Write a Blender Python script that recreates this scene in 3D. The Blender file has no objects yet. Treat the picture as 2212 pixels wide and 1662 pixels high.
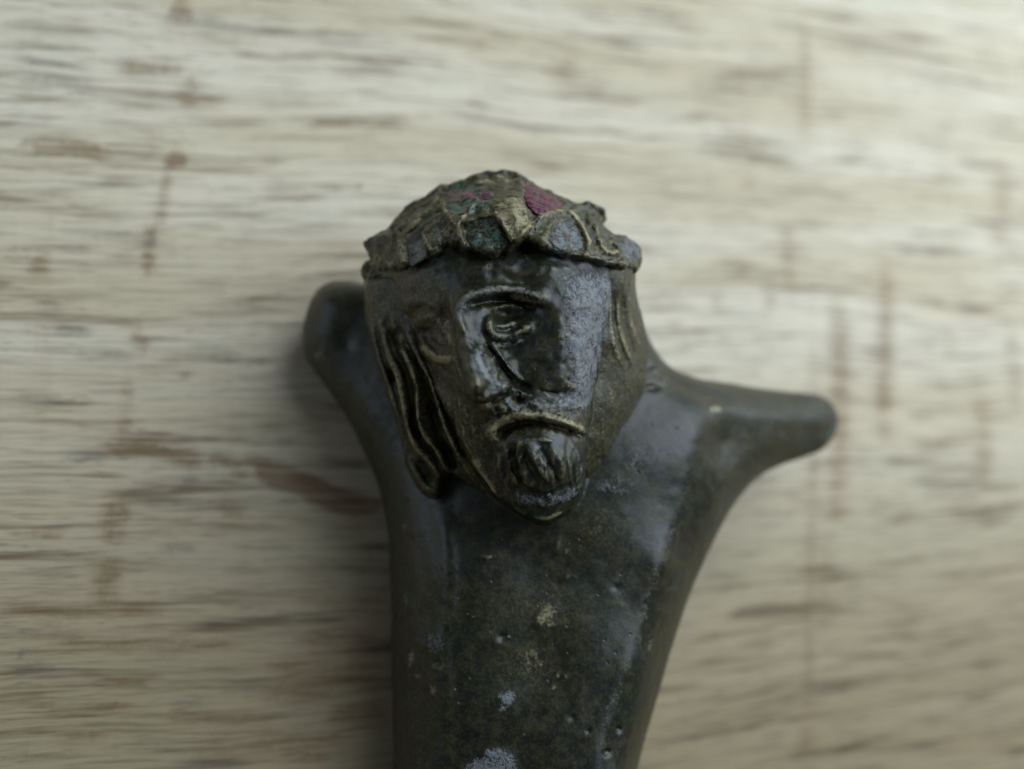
# Small patinated bronze corpus figure with broken arms, lying on a pale sawn board.
import bpy, math
import numpy as np
from mathutils import Matrix, Vector

MM = 0.001
scene = bpy.context.scene

# ------------------------------------------------------------------ camera --
# Modelling frame (mm): u right, v up, w towards the viewer; the lens sits at
# w = DIST.  The board is the plane w = W0 - TA*v - TB*u.
DIST, HALF = 63.0, 29.5
W0, TA, TB = -18.0, 0.24, 0.36
zc = np.array([TB, TA, 1.0]); zc /= np.linalg.norm(zc)
xc = np.array([1.0, 0.0, -TB]); xc /= np.linalg.norm(xc)
yc = np.cross(zc, xc)
AX = np.stack([xc, yc, zc])                      # rows: board axes in the modelling frame
P0 = np.array([0.0, 0.0, W0])

def to_world(p):
    """modelling frame (mm) -> world (m); the board's top is z = 0"""
    return (np.asarray(p, float) - P0) @ AX.T * MM

def dir_world(d):
    d = np.asarray(d, float); d = d / np.linalg.norm(d)
    return AX @ d

cam_d = bpy.data.cameras.new("camera")
cam = bpy.data.objects.new("camera", cam_d)
scene.collection.objects.link(cam)
cw = to_world([0, 0, DIST])
R3 = Matrix([list(AX[i]) for i in range(3)])     # maps camera axes to world axes
cam.matrix_world = Matrix.Translation(Vector(cw)) @ R3.to_4x4()
cam_d.sensor_width = 36.0
cam_d.lens = 36.0 / (2 * HALF / DIST)
cam_d.clip_start, cam_d.clip_end = 0.002, 10.0
cam_d.dof.use_dof = True
cam_d.dof.focus_distance = (DIST - 0.4) * MM
cam_d.dof.aperture_fstop = cam_d.lens / 2.3      # 2.3 mm wide entrance pupil
scene.camera = cam

# ------------------------------------------------------------------- light --
world = bpy.data.worlds.new("World"); scene.world = world
world.use_nodes = True
bg = world.node_tree.nodes["Background"]
bg.inputs[0].default_value = (0.80, 0.92, 1.0, 1)
bg.inputs[1].default_value = 0.11

def area_light(name, pos, target, size, size_y, power, col):
    d = bpy.data.lights.new(name, 'AREA'); d.shape = 'RECTANGLE'
    d.size, d.size_y, d.energy, d.color = size * MM, size_y * MM, power, col
    o = bpy.data.objects.new(name, d); scene.collection.objects.link(o)
    a, b = Vector(to_world(pos)), Vector(to_world(target))
    o.matrix_world = Matrix.Translation(a) @ (b - a).to_track_quat('-Z', 'Y').to_matrix().to_4x4()
    return o
area_light("window_light", (144, 96, 54), (4, -4, -10), 250, 220, 0.66, (0.80, 0.92, 1.07))
area_light("left_fill_light", (-165, 45, 48), (0, -4, -8), 110, 150, 0.06, (0.70, 0.84, 1.08))  # bluish fill added from the left, softens shadow and glosses the chest ridge

scene.view_settings.view_transform = 'Standard'
scene.view_settings.look = 'None'
scene.view_settings.exposure = 0.0
scene.view_settings.gamma = 1.0
scene.render.engine = 'CYCLES'
scene.cycles.max_bounces = 6
scene.cycles.use_denoising = True

# ---------------------------------------------------------- sculpting tools --
K = 37.5                                          # plan units per mm at w = 0
def mm(px, py, w=0.0):
    s = (DIST - w) / DIST / K
    return (np.asarray(px, float) - 1106) * s, (831 - np.asarray(py, float)) * s
def plan(u, v, w):
    s = K * DIST / (DIST - w)
    return 1106 + u * s, 831 - v * s
def board_w(u, v):
    return W0 - TA * v - TB * u

def tps(pts):
    """thin plate spline through (px,py,value), evaluated in plan units / 100"""
    p = np.array(pts, float); X = p[:, :2] / 100; n = len(p)
    def U(r2): return 0.5 * r2 * np.log(r2 + 1e-9)
    d2 = ((X[:, None] - X[None]) ** 2).sum(-1)
    A = np.zeros((n + 3, n + 3)); A[:n, :n] = U(d2) + np.eye(n) * 0.02
    A[:n, n] = 1; A[:n, n + 1:] = X; A[n:, :n] = A[:n, n:].T
    c = np.linalg.solve(A, np.concatenate([p[:, 2], np.zeros(3)]))
    def ev(px, py):
        x, y = px / 100, py / 100
        r = c[n] + c[n + 1] * x + c[n + 2] * y
        for i in range(n):
            r = r + c[i] * U((x - X[i, 0]) ** 2 + (y - X[i, 1]) ** 2)
        return r
    return ev

def seg_dist(X, Y, pts):
    """distance to a polyline, running parameter 0..1 and side (+ = right of travel, y down)"""
    best = np.full(X.shape, 1e9); par = np.zeros(X.shape); side = np.zeros(X.shape)
    L = [math.dist(pts[i], pts[i + 1]) for i in range(len(pts) - 1)]; tot = sum(L); acc = 0
    for i in range(len(pts) - 1):
        ax, ay = pts[i]; bx, by = pts[i + 1]; dx, dy = bx - ax, by - ay
        q = dx * dx + dy * dy
        t = np.clip(((X - ax) * dx + (Y - ay) * dy) / q, 0, 1)
        ex, ey = X - ax - t * dx, Y - ay - t * dy
        d = np.hypot(ex, ey); m = d < best
        best[m] = d[m]; par[m] = ((acc + t * L[i]) / tot)[m]
        side[m] = np.sign(dx * ey - dy * ex)[m]
        acc += L[i]
    return best, par, side

def smooth_line(pts, n=6):
    """Catmull-Rom through the points"""
    p = np.array(pts, float)
    if len(p) < 3: return [tuple(q) for q in p]
    e = np.vstack([2 * p[0] - p[1], p, 2 * p[-1] - p[-2]]); out = []
    for i in range(1, len(e) - 2):
        for t in np.linspace(0, 1, n, endpoint=False):
            a, b, c, d = e[i - 1], e[i], e[i + 1], e[i + 2]
            out.append(tuple(0.5 * (2 * b + (c - a) * t + (2 * a - 5 * b + 4 * c - d) * t * t
                                    + (3 * b - a - 3 * c + d) * t ** 3)))
    out.append(tuple(p[-1])); return out

def poly_inside(X, Y, poly):
    """signed distance, positive inside"""
    d, _, _ = seg_dist(X, Y, list(poly) + [poly[0]])
    ins = np.zeros(X.shape, bool); n = len(poly)
    for i in range(n):
        x0, y0 = poly[i]; x1, y1 = poly[(i + 1) % n]
        c = (y0 > Y) != (y1 > Y)
        with np.errstate(divide='ignore', invalid='ignore'):
            ins ^= c & (X < (x1 - x0) * (Y - y0) / (y1 - y0 + 1e-12) + x0)
    return np.where(ins, d, -d)

def blur(a, r):
    r = int(round(r))
    if r < 1: return a
    k = np.exp(-0.5 * (np.arange(-3 * r, 3 * r + 1) / r) ** 2); k /= k.sum()
    p = np.pad(a, 3 * r, mode='edge')
    p = np.apply_along_axis(lambda m: np.convolve(m, k, 'valid'), 0, p)
    return np.apply_along_axis(lambda m: np.convolve(m, k, 'valid'), 1, p)

def hash01(i, j, k, seed):
    n = (i.astype(np.int64) * 374761393 + j.astype(np.int64) * 668265263 + k.astype(np.int64) * 1440662683 + seed * 1274126177) & 0xffffffff
    n = ((n ^ (n >> 15)) * 2654435761) & 0xffffffff
    n = ((n ^ (n >> 13)) * 1274126177) & 0xffffffff
    n = ((n ^ (n >> 16)) * 2246822519) & 0xffffffff
    return ((n ^ (n >> 15)) & 0xffffff) / float(0xffffff)
def vnoise(x, y, z, seed=0):
    i, j, k = np.floor(x), np.floor(y), np.floor(z)
    f, g, h = x - i, y - j, z - k
    f, g, h = f * f * (3 - 2 * f), g * g * (3 - 2 * g), h * h * (3 - 2 * h)
    r = 0
    for a in (0, 1):
        for b in (0, 1):
            for c in (0, 1):
                r = r + hash01(i + a, j + b, k + c, seed) * (f if a else 1 - f) * (g if b else 1 - g) * (h if c else 1 - h)
    return r * 2 - 1
def fbm(p, freq, octaves=3, seed=0):
    r = 0; a = 1
    for o in range(octaves):
        r = r + a * vnoise(p[:, 0] * freq, p[:, 1] * freq, p[:, 2] * freq, seed + o); a *= 0.5; freq *= 2.03
    return r

CH = ("dirt", "worn", "red", "verdigris", "dust")  # worn: rubbed metal, also sheen painted on chest, flank and beard rim
class Relief:
    """A rounded mass with an outline, a middle depth, a front relief and a back depth."""
    def __init__(s, outline, w_out, u0, u1, v0, v1, h, smooth=1):
        s.h = h
        s.u = np.arange(u0, u1, h); s.v = np.arange(v0, v1, h)
        s.U, s.V = np.meshgrid(s.u, s.v, indexing='ij')
        pts = smooth_line(outline + [outline[0]], 4)[:-1] if smooth else outline
        poly = [tuple(mm(p[0], p[1], w_out(p[0], p[1]) if callable(w_out) else w_out)) for p in pts]
        s.d = poly_inside(s.U, s.V, poly)
        s.paint = {c: np.zeros(s.U.shape, np.float32) for c in CH}
    def set(s, mid, top, bottom, R, dblur=0):
        s.mid, s.top, s.bot, s.R = mid, top, bottom, R
        if dblur: s.d = blur(s.d, dblur / s.h)
        s.X, s.Y = plan(s.U, s.V, s.top)
    def box(s, pts, pad):
        xs = [p[0] for p in pts]; ys = [p[1] for p in pts]
        m = (s.X > min(xs) - pad) & (s.X < max(xs) + pad) & (s.Y > min(ys) - pad) & (s.Y < max(ys) + pad)
        return np.nonzero(m)
    def stroke(s, pts, width, amp=0.0, taper=0.12, side=None, fade=None, **col):
        """raise (or cut) along a line; side = +1/-1 limits it to one flank (a step)"""
        pts = smooth_line(pts); w2 = fade or width
        ix = s.box(pts, 3.2 * max(width, w2))
        if len(ix[0]) == 0: return
        d, t, sd = seg_dist(s.X[ix], s.Y[ix], pts)
        tp = 1.0 if taper <= 0 else np.clip(np.minimum(t, 1 - t) / taper, 0, 1) ** 0.6 * 0.85 + 0.15
        if side is None:
            g = np.exp(-(d / width) ** 2)
        else:
            g = np.where(sd == side, np.exp(-(d / w2) ** 2), np.exp(-(d / width) ** 2 * 1.0))
        s.top[ix] += amp * g * tp
        for c, a in col.items():
            s.paint[c][ix] = np.maximum(s.paint[c][ix], a * g * tp) if a > 0 else s.paint[c][ix] * (1 + a * g)
    def bump(s, x, y, rx, ry, amp=0.0, rot=0.0, flat=1.0, **col):
        ix = s.box([(x, y)], 3 * max(rx, ry))
        a = math.radians(rot); X, Y = s.X[ix] - x, s.Y[ix] - y
        q = ((X * math.cos(a) + Y * math.sin(a)) / rx) ** 2 + ((-X * math.sin(a) + Y * math.cos(a)) / ry) ** 2
        g = np.exp(-q ** flat)
        s.top[ix] += amp * g
        for c, k in col.items():
            s.paint[c][ix] = np.maximum(s.paint[c][ix], k * g) if k > 0 else s.paint[c][ix] * (1 + k * g)
    def area(s, poly, soft, amp=0.0, **col):
        ix = s.box(poly, 4 * soft)
        d = poly_inside(s.X[ix], s.Y[ix], smooth_line(list(poly) + [poly[0]], 4)[:-1])
        g = 1 / (1 + np.exp(-np.clip(d / soft * 3, -30, 30)))
        s.top[ix] += amp * g
        for c, k in col.items():
            s.paint[c][ix] = np.maximum(s.paint[c][ix], k * g) if k > 0 else s.paint[c][ix] * (1 + k * g)
    def field(s, w):
        """implicit value on (u, v, w), negative inside"""
        Tf = np.maximum(s.top - s.mid, 0.15)[..., None]; Tb = np.maximum(s.mid - s.bot, 0.15)[..., None]
        e = np.maximum(0, 1 - s.d / s.R)[..., None]
        dw = w[None, None, :] - s.mid[..., None]
        T = np.where(dw > 0, Tf, Tb)
        q = np.sqrt(e * e + (dw / T) ** 2) - 1
        return (q * np.minimum(T, 3.0)).astype(np.float32)
    def sample(s, a, u, v):
        x = np.clip((u - s.u[0]) / s.h, 0, len(s.u) - 1.001); y = np.clip((v - s.v[0]) / s.h, 0, len(s.v) - 1.001)
        i, j = x.astype(int), y.astype(int); f, g = x - i, y - j
        return (a[i, j] * (1 - f) + a[i + 1, j] * f) * (1 - g) + (a[i, j + 1] * (1 - f) + a[i + 1, j + 1] * f) * g

def smin(a, b, k):
    h = np.clip(0.5 + 0.5 * (b - a) / k, 0, 1)
    return b * (1 - h) + a * h - k * h * (1 - h)

def surface_nets(F, o, h):
    S = F < 0
    n = S.shape
    cnt = np.zeros([k - 1 for k in n], np.int8)
    for a in (0, 1):
        for b in (0, 1):
            for c in (0, 1):
                cnt += S[a:n[0] - 1 + a, b:n[1] - 1 + b, c:n[2] - 1 + c]
    act = np.argwhere((cnt > 0) & (cnt < 8))
    idx = np.full(cnt.shape, -1, np.int64); idx[tuple(act.T)] = np.arange(len(act))
    pos = np.zeros((len(act), 3)); num = np.zeros(len(act))
    corners = [(a, b, c) for a in (0, 1) for b in (0, 1) for c in (0, 1)]
    val = {c: F[act[:, 0] + c[0], act[:, 1] + c[1], act[:, 2] + c[2]].astype(float) for c in corners}
    for c in corners:
        for ax in range(3):
            if c[ax]: continue
            e = list(c); e[ax] = 1; e = tuple(e)
            a, b = val[c], val[e]; m = (a < 0) != (b < 0)
            t = np.where(m, a / np.where(m, a - b, 1), 0)
            p = np.tile(np.array(c, float), (len(act), 1)); p[:, ax] = t
            pos[m] += p[m]; num += m
    V = (act + pos / num[:, None]) * h + np.array(o)
    Q = []
    for ax in range(3):
        A = np.take(S, range(n[ax] - 1), ax); B = np.take(S, range(1, n[ax]), ax)
        e = np.argwhere(A != B)
        b1, b2 = [(1, 2), (2, 0), (0, 1)][ax]
        e = e[(e[:, b1] > 0) & (e[:, b2] > 0) & (e[:, b1] < n[b1] - 1) & (e[:, b2] < n[b2] - 1)]
        def cell(d1, d2):
            c = e.copy(); c[:, b1] -= d1; c[:, b2] -= d2
            return idx[c[:, 0], c[:, 1], c[:, 2]]
        q = np.stack([cell(1, 1), cell(0, 1), cell(0, 0), cell(1, 0)], 1)
        out = A[tuple(e.T)]
        q[~out] = q[~out][:, ::-1]
        Q.append(q)
    return V, np.concatenate(Q)

def relax(V, Q, it, lam=0.5, mu=-0.52):
    E = np.concatenate([Q[:, [0, 1]], Q[:, [1, 2]], Q[:, [2, 3]], Q[:, [3, 0]]])
    n = len(V); deg = np.bincount(E[:, 0], minlength=n) + np.bincount(E[:, 1], minlength=n)
    for k in range(2 * it):
        f = lam if k % 2 == 0 else mu
        for_ = np.stack([np.bincount(E[:, 0], V[E[:, 1], c], n) + np.bincount(E[:, 1], V[E[:, 0], c], n) for c in range(3)], 1)
        V = V + f * (for_ / np.maximum(deg, 1)[:, None] - V)
    return V

def normals(V, Q):
    N = np.cross(V[Q[:, 2]] - V[Q[:, 0]], V[Q[:, 3]] - V[Q[:, 1]])
    out = np.stack([sum(np.bincount(Q[:, k], N[:, c], len(V)) for k in range(4)) for c in range(3)], 1)
    return out / np.maximum(np.linalg.norm(out, axis=1), 1e-12)[:, None]

def curvature(V, Q, N, it=3):
    """+ on ridges, - in hollows: rubbed edges and dirt in hollows follow the shape"""
    E = np.concatenate([Q[:, [0, 1]], Q[:, [1, 2]], Q[:, [2, 3]], Q[:, [3, 0]]]); n = len(V)
    deg = np.maximum(np.bincount(E[:, 0], minlength=n) + np.bincount(E[:, 1], minlength=n), 1)
    L = V
    for _ in range(it):
        L = np.stack([np.bincount(E[:, 0], L[E[:, 1], c], n) + np.bincount(E[:, 1], L[E[:, 0], c], n) for c in range(3)], 1) / deg[:, None]
    return ((V - L) * N).sum(1)

def mesh_object(name, V, Q, mat, parent, attrs=None, origin=(0, 0, 0)):
    me = bpy.data.meshes.new(name)
    W = V - np.asarray(origin)
    me.vertices.add(len(W)); me.vertices.foreach_set("co", W.astype(np.float32).ravel())
    me.loops.add(Q.size); me.loops.foreach_set("vertex_index", Q.astype(np.int32).ravel())
    me.polygons.add(len(Q)); me.polygons.foreach_set("loop_start", np.arange(0, Q.size, 4, dtype=np.int32))
    me.update(calc_edges=True); me.validate()
    me.polygons.foreach_set("use_smooth", np.ones(len(me.polygons), bool))
    for k, a in (attrs or {}).items():
        at = me.attributes.new(k, 'FLOAT', 'POINT'); at.data.foreach_set("value", np.asarray(a, np.float32))
    me.materials.append(mat)
    o = bpy.data.objects.new(name, me); scene.collection.objects.link(o)
    if parent: o.parent = parent
    return o

# --------------------------------------------------------------- materials --
class NT:
    def __init__(s, name):
        s.m = bpy.data.materials.new(name); s.m.use_nodes = True
        s.t = s.m.node_tree; s.b = s.t.nodes["Principled BSDF"]; s.out = s.t.nodes["Material Output"]
        s.co = s.n('ShaderNodeTexCoord').outputs['Object']
    def n(s, typ, **k):
        x = s.t.nodes.new(typ)
        for a, b in k.items(): setattr(x, a, b)
        return x
    def l(s, a, b): s.t.links.new(a, b)
    def val(s, sock, v):
        if hasattr(v, 'is_output'): s.l(v, sock)
        else: sock.default_value = v
    def mapping(s, scale, rot=(0, 0, 0), loc=(0, 0, 0), src=None):
        m = s.n('ShaderNodeMapping'); m.inputs['Scale'].default_value = scale
        m.inputs['Rotation'].default_value = rot; m.inputs['Location'].default_value = loc
        s.l(src or s.co, m.inputs[0]); return m.outputs[0]
    def noise(s, scale, detail=4, rough=0.55, dist=0.0, src=None, out='Fac'):
        x = s.n('ShaderNodeTexNoise'); x.inputs['Scale'].default_value = scale
        x.inputs['Detail'].default_value = detail; x.inputs['Roughness'].default_value = rough
        x.inputs['Distortion'].default_value = dist
        s.l(src or s.co, x.inputs['Vector']); return x.outputs[out]
    def ramp(s, f, a, b, c0=0.0, c1=1.0):
        x = s.n('ShaderNodeMapRange'); x.inputs['From Min'].default_value = a; x.inputs['From Max'].default_value = b
        x.inputs['To Min'].default_value = c0; x.inputs['To Max'].default_value = c1
        x.interpolation_type = 'SMOOTHSTEP'
        s.l(f, x.inputs[0]); return x.outputs[0]
    def mix(s, f, a, b, mode='MIX'):
        x = s.n('ShaderNodeMix'); x.data_type = 'RGBA'; x.blend_type = mode
        s.val(x.inputs[0], f)
        for sock, v in ((x.inputs[6], a), (x.inputs[7], b)):
            if hasattr(v, 'is_output'): s.l(v, sock)
            else: sock.default_value = (*v, 1)
        return x.outputs[2]
    def math(s, op, a, b=0.0, clamp=False):
        x = s.n('ShaderNodeMath', operation=op); x.use_clamp = clamp
        s.val(x.inputs[0], a); s.val(x.inputs[1], b); return x.outputs[0]
    def attr(s, name):
        x = s.n('ShaderNodeAttribute'); x.attribute_name = name; return x.outputs['Fac']

def bronze():
    k = NT("patinated_bronze")
    M = k.mapping((1000, 1000, 1000))            # object coordinates in mm
    big = k.noise(0.35, 4, 0.6, src=M)
    med = k.noise(1.3, 5, 0.65, src=M)
    fine = k.noise(5.5, 4, 0.7, src=M)
    speck = k.noise(3.2, 2, 0.5, src=M)
    base = k.mix(k.ramp(med, 0.40, 0.66), (0.0045, 0.0065, 0.0032), (0.028, 0.0255, 0.0075))
    base = k.mix(k.math('MULTIPLY', k.ramp(big, 0.48, 0.62), 0.7), base, (0.006, 0.014, 0.010))
    dust = k.attr("dust")
    base = k.mix(k.math('MULTIPLY', dust, 0.5), base, (0.070, 0.058, 0.018))
    base = k.mix(k.math('MULTIPLY', k.ramp(fine, 0.47, 0.63), k.ramp(dust, 0.0, 1.0, 0.16, 0.8)), base, (0.145, 0.12, 0.042))
    base = k.mix(k.math('MULTIPLY', k.ramp(speck, 0.53, 0.66), 0.7), base, (0.008, 0.0095, 0.006))
    # dirt, rubbed metal and painted sheen: a broken-up edge on the sculpted masks
    brk = k.math('ADD', k.math('MULTIPLY', k.math('SUBTRACT', fine, 0.5), 1.5), k.math('MULTIPLY', k.math('SUBTRACT', med, 0.5), 1.2))
    def mask(name, lo, hi, n=1.0):
        a = k.attr(name)
        return k.ramp(k.math('ADD', a, k.math('MULTIPLY', k.math('MULTIPLY', brk, n), k.ramp(a, 0.02, 0.4))), lo, hi)
    worn = mask("worn", 0.25, 0.75)
    c = k.mix(k.math('MULTIPLY', worn, 0.75), base, (0.21, 0.225, 0.235))
    curv = k.attr("curv")
    ridge = k.math('MULTIPLY', k.ramp(curv, 0.15, 0.9), k.ramp(fine, 0.3, 0.62))
    c = k.mix(k.math('MULTIPLY', ridge, 0.45), c, (0.27, 0.23, 0.10))
    pale = k.math('MULTIPLY', k.ramp(k.math('MULTIPLY', curv, -1.0), 0.35, 1.1), k.ramp(med, 0.40, 0.55))
    c = k.mix(k.math('MULTIPLY', pale, 0.35), c, (0.13, 0.12, 0.08))
    dirt = mask("dirt", 0.25, 0.8)
    c = k.mix(k.math('MULTIPLY', dirt, 0.85), c, (0.34, 0.29, 0.155))
    c = k.mix(mask("verdigris", 0.35, 0.6, 1.1), c, (0.055, 0.12, 0.085))
    c = k.mix(k.math('MULTIPLY', mask("red", 0.42, 0.62, 1.1), 0.9), c, (0.105, 0.016, 0.042))
    k.l(c, k.b.inputs['Base Color'])
    r = k.math('ADD', k.ramp(med, 0.3, 0.7, 0.31, 0.45), k.math('MULTIPLY', dirt, 0.25))
    k.l(r, k.b.inputs['Roughness'])
    k.b.inputs['Metallic'].default_value = 0.12
    k.b.inputs['Specular IOR Level'].default_value = 0.56
    # grain of the casting and scattered pits
    vor = k.n('ShaderNodeTexVoronoi'); vor.inputs['Scale'].default_value = 1.1; k.l(M, vor.inputs['Vector'])
    pit = k.math('MULTIPLY', k.ramp(vor.outputs['Distance'], 0.06, 0.16, -1.0, 0.0), k.ramp(speck, 0.5, 0.6))
    hgt = k.math('ADD', k.math('MULTIPLY', fine, k.ramp(dust, 0.0, 1.0, 0.22, 0.75)), k.math('MULTIPLY', med, k.ramp(dust, 0.0, 1.0, 0.15, 0.6)))
    hgt = k.math('ADD', hgt, k.math('MULTIPLY', pit, 0.6))
    rough_h = k.math('MULTIPLY', k.noise(8.0, 3, 0.75, src=M), k.math('ADD', k.math('MULTIPLY', worn, 1.0), k.ramp(dust, 0.0, 1.0, 0.10, 0.5)))
    hgt = k.math('ADD', hgt, rough_h)
    bp = k.n('ShaderNodeBump'); bp.inputs['Strength'].default_value = 0.75; bp.inputs['Distance'].default_value = 0.00009
    k.l(hgt, bp.inputs['Height']); k.l(bp.outputs[0], k.b.inputs['Normal'])
    return k.m
MAT = bronze()

def wood():
    k = NT("sawn_pale_wood")
    M = k.mapping((1000, 1000, 1000))
    # slow wander of the grain
    warp = k.n('ShaderNodeVectorMath', operation='ADD')
    wv = k.n('ShaderNodeCombineXYZ')
    k.l(k.math('MULTIPLY', k.math('SUBTRACT', k.noise(0.02, 1, 0.5, src=M), 0.5), 5.0), wv.inputs[1])
    k.l(M, warp.inputs[0]); k.l(wv.outputs[0], warp.inputs[1])
    G = warp.outputs[0]
    gs = lambda sx, sy, loc=(0, 0, 0): k.mapping((sx, sy, 1), loc=loc, src=G)
    fib = k.noise(1.0, 5, 0.65, src=gs(0.17, 2.6))
    lines = k.noise(1.0, 3, 0.6, src=gs(0.065, 1.0, (3, 7, 0)))
    broad = k.noise(1.0, 3, 0.5, src=gs(0.02, 0.20, (9, 2, 0)))
    breakx = k.noise(1.0, 3, 0.6, src=gs(0.10, 0.30, (1, 5, 0)))
    c = k.mix(k.ramp(broad, 0.35, 0.68), (0.72, 0.645, 0.475), (0.60, 0.505, 0.335))
    c = k.mix(k.math('MULTIPLY', k.ramp(lines, 0.47, 0.68), k.ramp(breakx, 0.40, 0.6, 0.15, 0.95)), c, (0.225, 0.17, 0.095))
    c = k.mix(k.math('MULTIPLY', k.ramp(fib, 0.46, 0.70), 0.62), c, (0.27, 0.215, 0.135))
    dark = k.math('MULTIPLY', k.ramp(k.noise(1.0, 3, 0.6, src=gs(0.08, 1.7, (17, 3, 0))), 0.60, 0.70), k.ramp(breakx, 0.46, 0.62))
    c = k.mix(k.math('MULTIPLY', dark, 0.65), c, (0.115, 0.085, 0.06))
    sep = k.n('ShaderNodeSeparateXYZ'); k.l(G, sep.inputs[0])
    lower_tone = k.ramp(k.math('ADD', sep.outputs[1], k.math('MULTIPLY', k.math('SUBTRACT', broad, 0.5), 26.0)), 4.0, -24.0)  # board tone darkens towards its lower edge, wandering with the broad grain
    c = k.mix(k.math('MULTIPLY', lower_tone, 0.85), c, (0.46, 0.405, 0.29), 'MULTIPLY')
    pore = k.noise(1.0, 3, 0.7, src=gs(0.45, 6.5, (5, 11, 0)))
    c = k.mix(k.math('MULTIPLY', k.ramp(pore, 0.56, 0.68), k.ramp(breakx, 0.36, 0.6, 0.15, 0.75)), c, (0.17, 0.125, 0.075))
    # faint saw marks running across the grain
    saw = k.noise(1.0, 3, 0.6, src=k.mapping((0.55, 0.045, 1), rot=(0, 0, math.radians(2)), src=M))
    c = k.mix(k.math('MULTIPLY', k.ramp(saw, 0.56, 0.74), 0.13), c, (0.34, 0.25, 0.15))
    grain = k.math('ADD', k.math('MULTIPLY', k.math('SUBTRACT', k.noise(2.2, 4, 0.7, src=M), 0.5), 1.0), k.math('SUBTRACT', fib, 0.5))
    st = k.attr("stain")
    stf = k.ramp(k.math('ADD', st, k.math('MULTIPLY', k.math('MULTIPLY', grain, 1.3), k.ramp(st, 0.02, 0.4, 0, 0.55))), 0.02, 0.72)
    c = k.mix(k.math('MULTIPLY', stf, k.ramp(fib, 0.35, 0.62, 0.5, 0.95)), c, (0.205, 0.130, 0.058))
    gy = k.attr("grey")
    c = k.mix(k.math('MULTIPLY', k.ramp(k.math('ADD', gy, k.math('MULTIPLY', k.math('MULTIPLY', grain, 1.0), k.ramp(gy, 0.02, 0.4, 0, 0.6))), 0.05, 0.95), 0.85), c, (0.15, 0.13, 0.10))
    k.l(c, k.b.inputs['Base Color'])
    k.b.inputs['Roughness'].default_value = 0.62
    k.b.inputs['Specular IOR Level'].default_value = 0.35
    h = k.math('SUBTRACT', k.math('MULTIPLY', fib, 0.6), k.math('MULTIPLY', k.ramp(lines, 0.5, 0.72), 0.5))
    h = k.math('ADD', h, k.math('MULTIPLY', saw, 0.4))
    bp = k.n('ShaderNodeBump'); bp.inputs['Strength'].default_value = 0.5; bp.inputs['Distance'].default_value = 0.0003
    k.l(h, bp.inputs['Height']); k.l(bp.outputs[0], k.b.inputs['Normal'])
    return k.m
WOOD = wood()

# -------------------------------------------------------------- the board ---
def axis(lo, hi, a, b, step):
    mid = np.arange(a, b, step)
    return np.concatenate([np.linspace(lo, a, 14)[:-1], mid, np.linspace(b, hi, 14)])
gx = axis(-180, 200, -42, 66, 0.3); gy = axis(-150, 170, -34, 52, 0.3)
GX, GY = np.meshgrid(gx, gy, indexing='ij')
def board_plan(x, y):
    p = P0 + x[..., None] * xc + y[..., None] * yc
    s = K * DIST / np.maximum(DIST - p[..., 2], 5)
    return 1106 + p[..., 0] * s, 831 - p[..., 1] * s
BX, BY = board_plan(GX, GY)
stain = np.zeros(GX.shape); grey = np.zeros(GX.shape)
def mark(arr, pts, w, a, taper=0.2):
    pts = smooth_line(pts) if len(pts) > 2 else pts; w *= 1.55
    xs = [p[0] for p in pts]; ys = [p[1] for p in pts]
    m = (BX > min(xs) - 3 * w) & (BX < max(xs) + 3 * w) & (BY > min(ys) - 3 * w) & (BY < max(ys) + 3 * w)
    ix = np.nonzero(m)
    d, t, _ = seg_dist(BX[ix], BY[ix], pts)
    tp = np.clip(np.minimum(t, 1 - t) / taper, 0, 1) * 0.8 + 0.2
    arr[ix] = np.maximum(arr[ix], a * np.exp(-(d / w) ** 2) * tp)
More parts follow.
